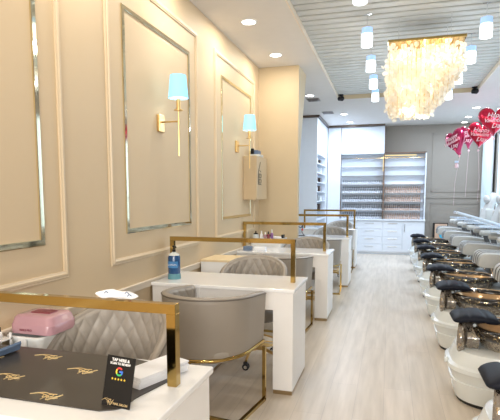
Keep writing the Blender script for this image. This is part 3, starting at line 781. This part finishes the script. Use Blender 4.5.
# spot cameras at the recess corners, vents
for x, y, lab, a in ((-.86, 8.62, 'black dome camera at the left far corner of the slatted recess', 0), (1.26, 8.62, 'black dome camera at the right far corner of the slatted recess', 1)):
    t = thing('security_camera', lab, 'camera', (x, y, CE + .055), 0, 'black cameras at the recess corners')
    b = BM(); lathe(b, [(.045, .008), (.045, -.02), (.02, -.03)], n=20); obj('mount', b, 'black', t, smooth=40)
    b = BM(); tube(b, [(-.03, 0, -.07), (.03, -.045, -.085)], .038, 16); bmesh.ops.create_uvsphere(b, u_segments=14, v_segments=10, radius=.042, matrix=Matrix.Translation((.02, -.03, -.075))); tube(b, [(0, 0, -.02), (0, 0, -.07)], .012, 8)
    obj('camera_body', b, 'black', t, smooth=50)
for x, y, lab in ((-1.34, 8.66, 'square grey air vent beside the downlight past the column'), (-1.26, 10.05, 'slim dark air vent in front of the tall shelf unit')):
    t = thing('air_vent', lab, 'vent', (x, y, CE))
    b = BM(); box(b, -.11, .11, -.14, .14, -.008, -.001); obj('vent_frame', b, 'grey_wall', t)
    b = BM()
    for k in range(7): box(b, -.095, .095, -.12 + k * .036, -.102 + k * .036, -.012, -.008)
    obj('grille', b, 'dark_metal', t)

# ------------------------------------------------------------------ pedicure spa chairs
def sup(cx, cy, a, b_, p, z, n=44, front=None):
    out = []
    for i in range(n):
        t_ = 2 * PI * i / n; c_, s_ = math.cos(t_), math.sin(t_)
        out.append((cx + a * math.copysign(abs(c_) ** p, c_), cy + b_ * math.copysign(abs(s_) ** p, s_), z))
    return out
def make_spa():
    t = thing('pedicure_chair', '', 'chair')     # local x: 0 = front (aisle), +x back to the wall
    b = BM(); ringloft(b, [sup(.72, 0, .68, .31, .62, 0), sup(.72, 0, .68, .31, .62, .022)]); obj('kick_base', b, 'rubber', t, smooth=40)
    b = BM(); ringloft(b, [sup(.72, 0, a, w, .6, z) for z, a, w in ((.02, .665, .305), (.026, .69, .32), (.10, .71, .335), (.155, .725, .345), (.16, .715, .34), (.22, .735, .355), (.235, .75, .365), (.262, .75, .365), (.275, .725, .35), (.34, .70, .335), (.365, .69, .33), (.37, .66, .31))])
    obj('base_shell', b, 'spa', t, smooth=30)
    # basin: black-gold roll round an oval bowl, grey scroll ring at the aisle end
    cx, A, B_ = .44, .31, .27
    def ring(k, z, f=0): return [(x, y, zz - .03 * (x - cx)) for x, y, zz in sup(cx, 0, A * k, B_ * k, .92, z)]
    b = BM(); ringloft(b, [ring(.60, .34), ring(.82, .37), ring(.90, .42), ring(.90, .46)], True, False); bw = obj('foot_basin', b, 'scroll', t, smooth=True)
    b = BM(); tube(b, [(x, y, .475 - .03 * (x - cx)) for x, y, z in sup(cx, 0, A * .97, B_ * .95, .92, 0, 48)], .036, 12, closed=True); obj('rolled_rim', b, 'bowl_out', bw, smooth=True)
    b = BM(); ringloft(b, [ring(.95, .513), ring(.91, .508), ring(.86, .485), ring(.80, .46), ring(.74, .42), ring(.6, .39), ring(.3, .375), ring(.05, .37)], False, True); obj('bowl_lining', b, 'bowl_in', bw, smooth=True)
    b = BM(); n_ = 36
    tube(b, [(.075 + .035 * math.cos(2 * PI * i / n_), .165 * math.cos(2 * PI * i / n_), .435 + .105 * math.sin(2 * PI * i / n_)) for i in range(n_)], .026, 10, closed=True)
    obj('front_scroll', b, 'scroll', t, smooth=True)
    b = BM(); tube(b, [(.085 + .025 * math.cos(2 * PI * i / n_), .10 * math.cos(2 * PI * i / n_), .435 + .062 * math.sin(2 * PI * i / n_)) for i in range(n_)], .020, 10, closed=True)
    obj('inner_scroll', b, 'bowl_out', t, smooth=True)
    b = BM(); ringloft(b, [[(x_, .15 * k * math.cos(2 * PI * i / n_), .435 + .095 * k * math.sin(2 * PI * i / n_)) for i in range(n_)] for x_, k in ((.07, .7), (.085, 1), (.16, 1))]); obj('scroll_plate', b, 'scroll', t, smooth=40)
    # foot rest
    pr_ = BM(); tube(pr_, [(.1, 0, .49), (.13, 0, .53)], .02, 10); tube(pr_, [(.13, -.12, .535), (.13, .12, .535)], .012, 8); obj('support_bar', pr_, 'chrome', t, smooth=40)
    b = BM()
    rr = []
    for i in range(25):
        s_ = i / 24; x = -.005 + .30 * s_; ends = (1 - abs(2 * s_ - 1) ** 4) ** .5
        groove = 1 - .30 * (math.exp(-((s_ - .34) / .03) ** 2) + math.exp(-((s_ - .67) / .03) ** 2))
        hw = .145 * (.80 + .2 * ends); hh = .036 * max(.12, ends) * groove
        rr.append([(x, hw * math.copysign(abs(math.cos(a)) ** .6, math.cos(a)), .578 - .022 * (2 * s_ - 1) ** 2 + hh * math.copysign(abs(math.sin(a)) ** .8, math.sin(a))) for a in [2 * PI * k / 20 for k in range(20)]])
    ringloft(b, rr); obj('foot_rest', b, 'navy', t, smooth=True)
    b = BM(); bmesh.ops.create_uvsphere(b, u_segments=14, v_segments=8, radius=.026, matrix=Matrix.Translation((.315, -.09, .55))); tube(b, [(.26, -.09, .55), (.31, -.09, .55)], .012, 8); obj('chrome_knob', b, 'chrome', t, smooth=True)
    b = BM(); tube(b, [(-.045, -.06, .26), (-.018, -.06, .262)], .018, 10); obj('knob', b, 'spa', t, smooth=True)
    b = BM(); tube(b, bez([(.74, .1, .37), (.72, .1, .55), (.68, .1, .6), (.63, .1, .56)], 5), .012, 8); obj('faucet', b, 'chrome', t, smooth=True)
    # seat, arms, back
    b = BM(); box(b, .86, 1.38, -.22, .22, .30, .61, bev=.03, seg=3); obj('seat_pedestal', b, 'spa_dark', t, smooth=40)  # dark colour stands in for the shaded gap under the seat
    b = BM(); pf = [(.52, .635), (.523, .70)] + [(.603 - .08 * math.cos(R(a_)), .70 + .08 * math.sin(R(a_))) for a_ in (15, 30, 45, 60, 75, 90)] + [(.80, .775), (1.0, .745), (1.36, .74), (1.36, .61), (.72, .615), (.55, .62)]
    ringloft(b, [[(.95 + (x - .95) * k, y, .66 + (z - .66) * k) for x, z in pf] for y, k in ((-.235, .93), (-.22, 1), (.22, 1), (.235, .93))]); se = obj('seat', b, 'spa_leather', t, smooth=40)
    b = BM()
    for y in (-.11, 0, .11): tube(b, [(x - .002, y, z + .001) for x, z in pf[:11]], .004, 5)
    obj('seam', b, 'spa_dark', se)
    for s in (-1, 1):
        b = BM(); rr = []
        for x, k in ((.80, .5), (.81, .9), (.84, 1), (1.40, 1), (1.42, .9), (1.43, .5)):
            rr.append([(x, s * .32 + k * px, .885 + k * pz) for px, pz in [(.058 * math.cos(2 * PI * q / 14), .042 * math.sin(2 * PI * q / 14)) for q in range(14)]])
        ringloft(b, rr); am = obj('armrest', b, 'spa_leather', t, smooth=50)
        b = BM(); ringloft(b, [[(x0, s * .32 - .022, z), (x0 + .07, s * .32 - .022, z), (x0 + .07, s * .32 + .022, z), (x0, s * .32 + .022, z)] for z, x0 in ((.33, 1.05), (.60, 1.0), (.855, .93))]); obj('arm_support', b, 'spa_dark', am)
        b = BM(); box(b, 1.0, 1.42, s * .32 - .02, s * .32 + .02, .55, .80, bev=.015); obj('arm_panel', b, 'spa', am)
    b = BM(); rr = []
    for i in range(17):
        s_ = i / 16; z = .52 + .95 * s_; x = 1.28 + .30 * s_
        hw = .27 * (1 - .12 * s_ ** 3) * (1 if s_ < .9 else math.sqrt(max(.06, 1 - ((s_ - .9) / .105) ** 2))); th = .075 * (1.1 - .25 * s_) * (1 if s_ < .94 else .6) * (1 + .07 * math.cos(s_ * 6 * 2 * PI))
        rr.append([(x + th * math.copysign(abs(math.cos(a)) ** .7, math.cos(a)), hw * math.copysign(abs(math.sin(a)) ** .7, math.sin(a)), z + .3 * th * -math.cos(a)) for a in [2 * PI * k / 24 for k in range(24)]])
    ringloft(b, rr); obj('backrest', b, 'spa_leather', t, smooth=True)
    b = BM(); bmesh.ops.create_uvsphere(b, u_segments=20, v_segments=12, radius=1, matrix=Matrix.Translation((1.455, 0, 1.33)) @ Matrix.Rotation(R(-16), 4, 'Y') @ Matrix.Diagonal((.06, .20, .10, 1))); obj('head_cushion', b, 'spa_leather', t, smooth=True)
    for s in (-1, 1):
        b = BM(); box(b, 1.38, 1.54, s * .25 - .04, s * .25 + .04, .80, 1.16, bev=.035, seg=3, mtx=None); obj('side_wing', b, 'spa_leather', t, smooth=50)
        b = BM(); tube(b, [(.97, s * .36, .90), (.97, s * .40, .92), (.97, s * .41, .955)], .012, 8); br = obj('tray_arm', b, 'chrome', t, smooth=40)
        b = BM(); prof = sup(1.0, s * .42, .19, .09, .45, .952, 28); prof2 = [(x, y, .966) for x, y, z in prof]
        ringloft(b, [prof, prof2]); obj('manicure_tray', b, 'tray', t, smooth=30)
    return t
sp = make_spa()
ordn = ['nearest, cut off by the corner of the picture', 'second from the camera', 'third from the camera', 'fourth from the camera', 'fifth from the camera', 'sixth from the camera', 'seventh from the camera', 'farthest, by the framed picture']
for i in range(8):
    o = sp if i == 0 else copy_tree(sp)
    o.location = (.45, 2.42 + 1.19 * i, 0)
    if i == 4:
        b = BM(); box(b, -.37, .37, -.15, .15, -.02, .02, bev=.015, seg=3)
        rt_ = obj('raised_arm_tray', b, 'tray', o, loc=(.74, -.30, 1.09), rot=(0, R(17), 0)); tag(rt_, 'pale blue tray swung up above the armrest')
        b = BM(); tube(b, [(1.0, -.385, .72), (1.0, -.385, .9), (1.0, -.32, 1.0)], .014, 8); obj('tray_post', b, 'chrome', o, smooth=40)
    tag(o, 'white pedicure chair with navy foot rest, %s' % ordn[i], 'pedicure chair', 'pedicure chairs along the right side')

# ------------------------------------------------------------------ framed picture on the floor
t = thing('framed_picture', 'black framed peach picture with a blue patch leaning by the far wall', 'picture', (1.19, 12.28, .0))
obj('frame', Bx(-.17, .17, -.02, .01, .0, .77, bev=.004), 'black', t, rot=(-R(6), 0, 0))
obj('print', Bx(-.125, .15, -.026, -.018, .03, .745), 'picpeach', t, rot=(-R(6), 0, 0))
b = BM(); ringloft(b, [sup(.05, 0, .08, .10, .8, 0), sup(.05, 0, .08, .10, .8, .004)]); obj('blue_patch', b, 'picblue', t, loc=(0, .016, .50), rot=(PI / 2 - R(6), 0, 0))

# ------------------------------------------------------------------ heart balloons
def heart_bm(w, h, d, lean=0):
    b = BM(); n = 40; K = 9
    def hp(t_):
        x = 16 * math.sin(t_) ** 3; y = 13 * math.cos(t_) - 5 * math.cos(2 * t_) - 2 * math.cos(3 * t_) - math.cos(4 * t_)
        return x / 17 * w / 2, (y + 2.5) / 15 * h / 2
    for sgn in (1, -1):
        rings = []
        for k in range(K + 1):
            s_ = 1 - k / K if k < K else .02
            rings.append([(hp(2 * PI * i / n)[0] * s_, -sgn * d * math.sqrt(max(0, 1 - s_ ** 2.2)), hp(2 * PI * i / n)[1] * s_) for i in range(n)])
        ringloft(b, rings, False, True)
    bmesh.ops.remove_doubles(b, verts=b.verts, dist=1e-5)
    return b
BL = [((1.50, 8.2, 2.53), .50, .46, 10, .0, 'foil', 'red heart balloon, largest and highest, at the right edge of the picture', 1),
      ((1.457, 9.1, 2.43), .47, .47, 0, .1, 'foil', 'red heart balloon in the middle of the bunch', 1),
      ((1.35, 9.75, 2.485), .38, .46, -30, -.1, 'foil_pink', 'pink-red heart balloon second from the left, partly behind another', 1),
      ((1.10, 9.3, 2.34), .42, .50, -50, -.35, 'foil_pink', 'leftmost heart balloon, turned sideways above a white weight', 0)]
for (x, y, z), w, h, rz, ry, mt, lab, tx in BL:
    t = thing('heart_balloon', lab, 'balloon', (x, y, z), 0, 'heart balloons over the pedicure chairs')
    t.rotation_euler = (0, 0, R(rz) * .8 + R(-8))
    bd = obj('balloon_body', heart_bm(w, h, .10), mt, t, smooth=True, rot=(0, ry, 0))
    text('Happy', .10, 'pale_pink', bd, (0, -.101, .085), (PI / 2, 0, 0), shear=.3, ext=.003, bold=.0005)
    text("Valentine's", .078, 'pale_pink', bd, (0, -.104, .01), (PI / 2, 0, 0), shear=.3, ext=.003, bold=.0005)
    text('Day', .10, 'pale_pink', bd, (.02, -.094, -.07), (PI / 2, 0, 0), shear=.3, ext=.003, bold=.0005)
    b = BM(); lathe(b, [(.006, -.27), (.02, -.245), (.008, -.225)], n=10); obj('neck', b, 'pale_pink', bd, smooth=True)
    b = BM(); tube(b, [(.25 * math.sin(-ry) * 1, 0, -.25), (.01, 0, -.7), (0, 0, -1.1)], .0022, 5); obj('string', b, 'pale_pink', t)
t = thing('balloon_weight', 'small white and blue weight on the string of the leftmost balloon', 'weight', (1.12, 9.27, 1.90))
b = BM(); box(b, -.035, .035, -.02, .02, .09, .13, bev=.008); obj('tag', b, 'tray', t)
b = BM(); lathe(b, [(.01, .0), (.035, .01), (.03, .07), (.008, .09)], n=12); obj('pouch', b, 'pale_pink', t, smooth=40)

# ------------------------------------------------------------------ light and camera
w = bpy.data.worlds.new('World'); sc.world = w; w.use_nodes = True
bg = w.node_tree.nodes['Background']; bg.inputs[0].default_value = (.80, .90, 1, 1); bg.inputs[1].default_value = 2.2
# unseen fill light added behind the camera; daylight through the side window
light('AREA', (.2, -2.18, 1.8), 165, (1, .94, .86), 3.0, rot=(R(90), 0, 0), shape='RECTANGLE', sy=1.6, name='front_fill_light')
light('AREA', (WX - .16 + .3, 8.3, 1.8), 30, (.78, .90, 1), 6, rot=(0, R(90), 0), shape='RECTANGLE', sy=1.8, name='side_window_daylight').rotation_euler = (R(90), 0, R(90))

cam = bpy.data.cameras.new('camera'); co = bpy.data.objects.new('camera', cam); col.objects.link(co); sc.camera = co
cam.sensor_width = 36; cam.lens = 36 * 480 / 500; cam.shift_y = 36 / 500
co.location = (0, 0, 1.41); co.rotation_euler = (R(90 - 5.95), 0, R(16.15))
cam.clip_start = .05
vs = sc.view_settings; vs.view_transform = 'Standard'; vs.look = 'None'; vs.gamma = 1; vs.use_curve_mapping = False; vs.exposure = -.1
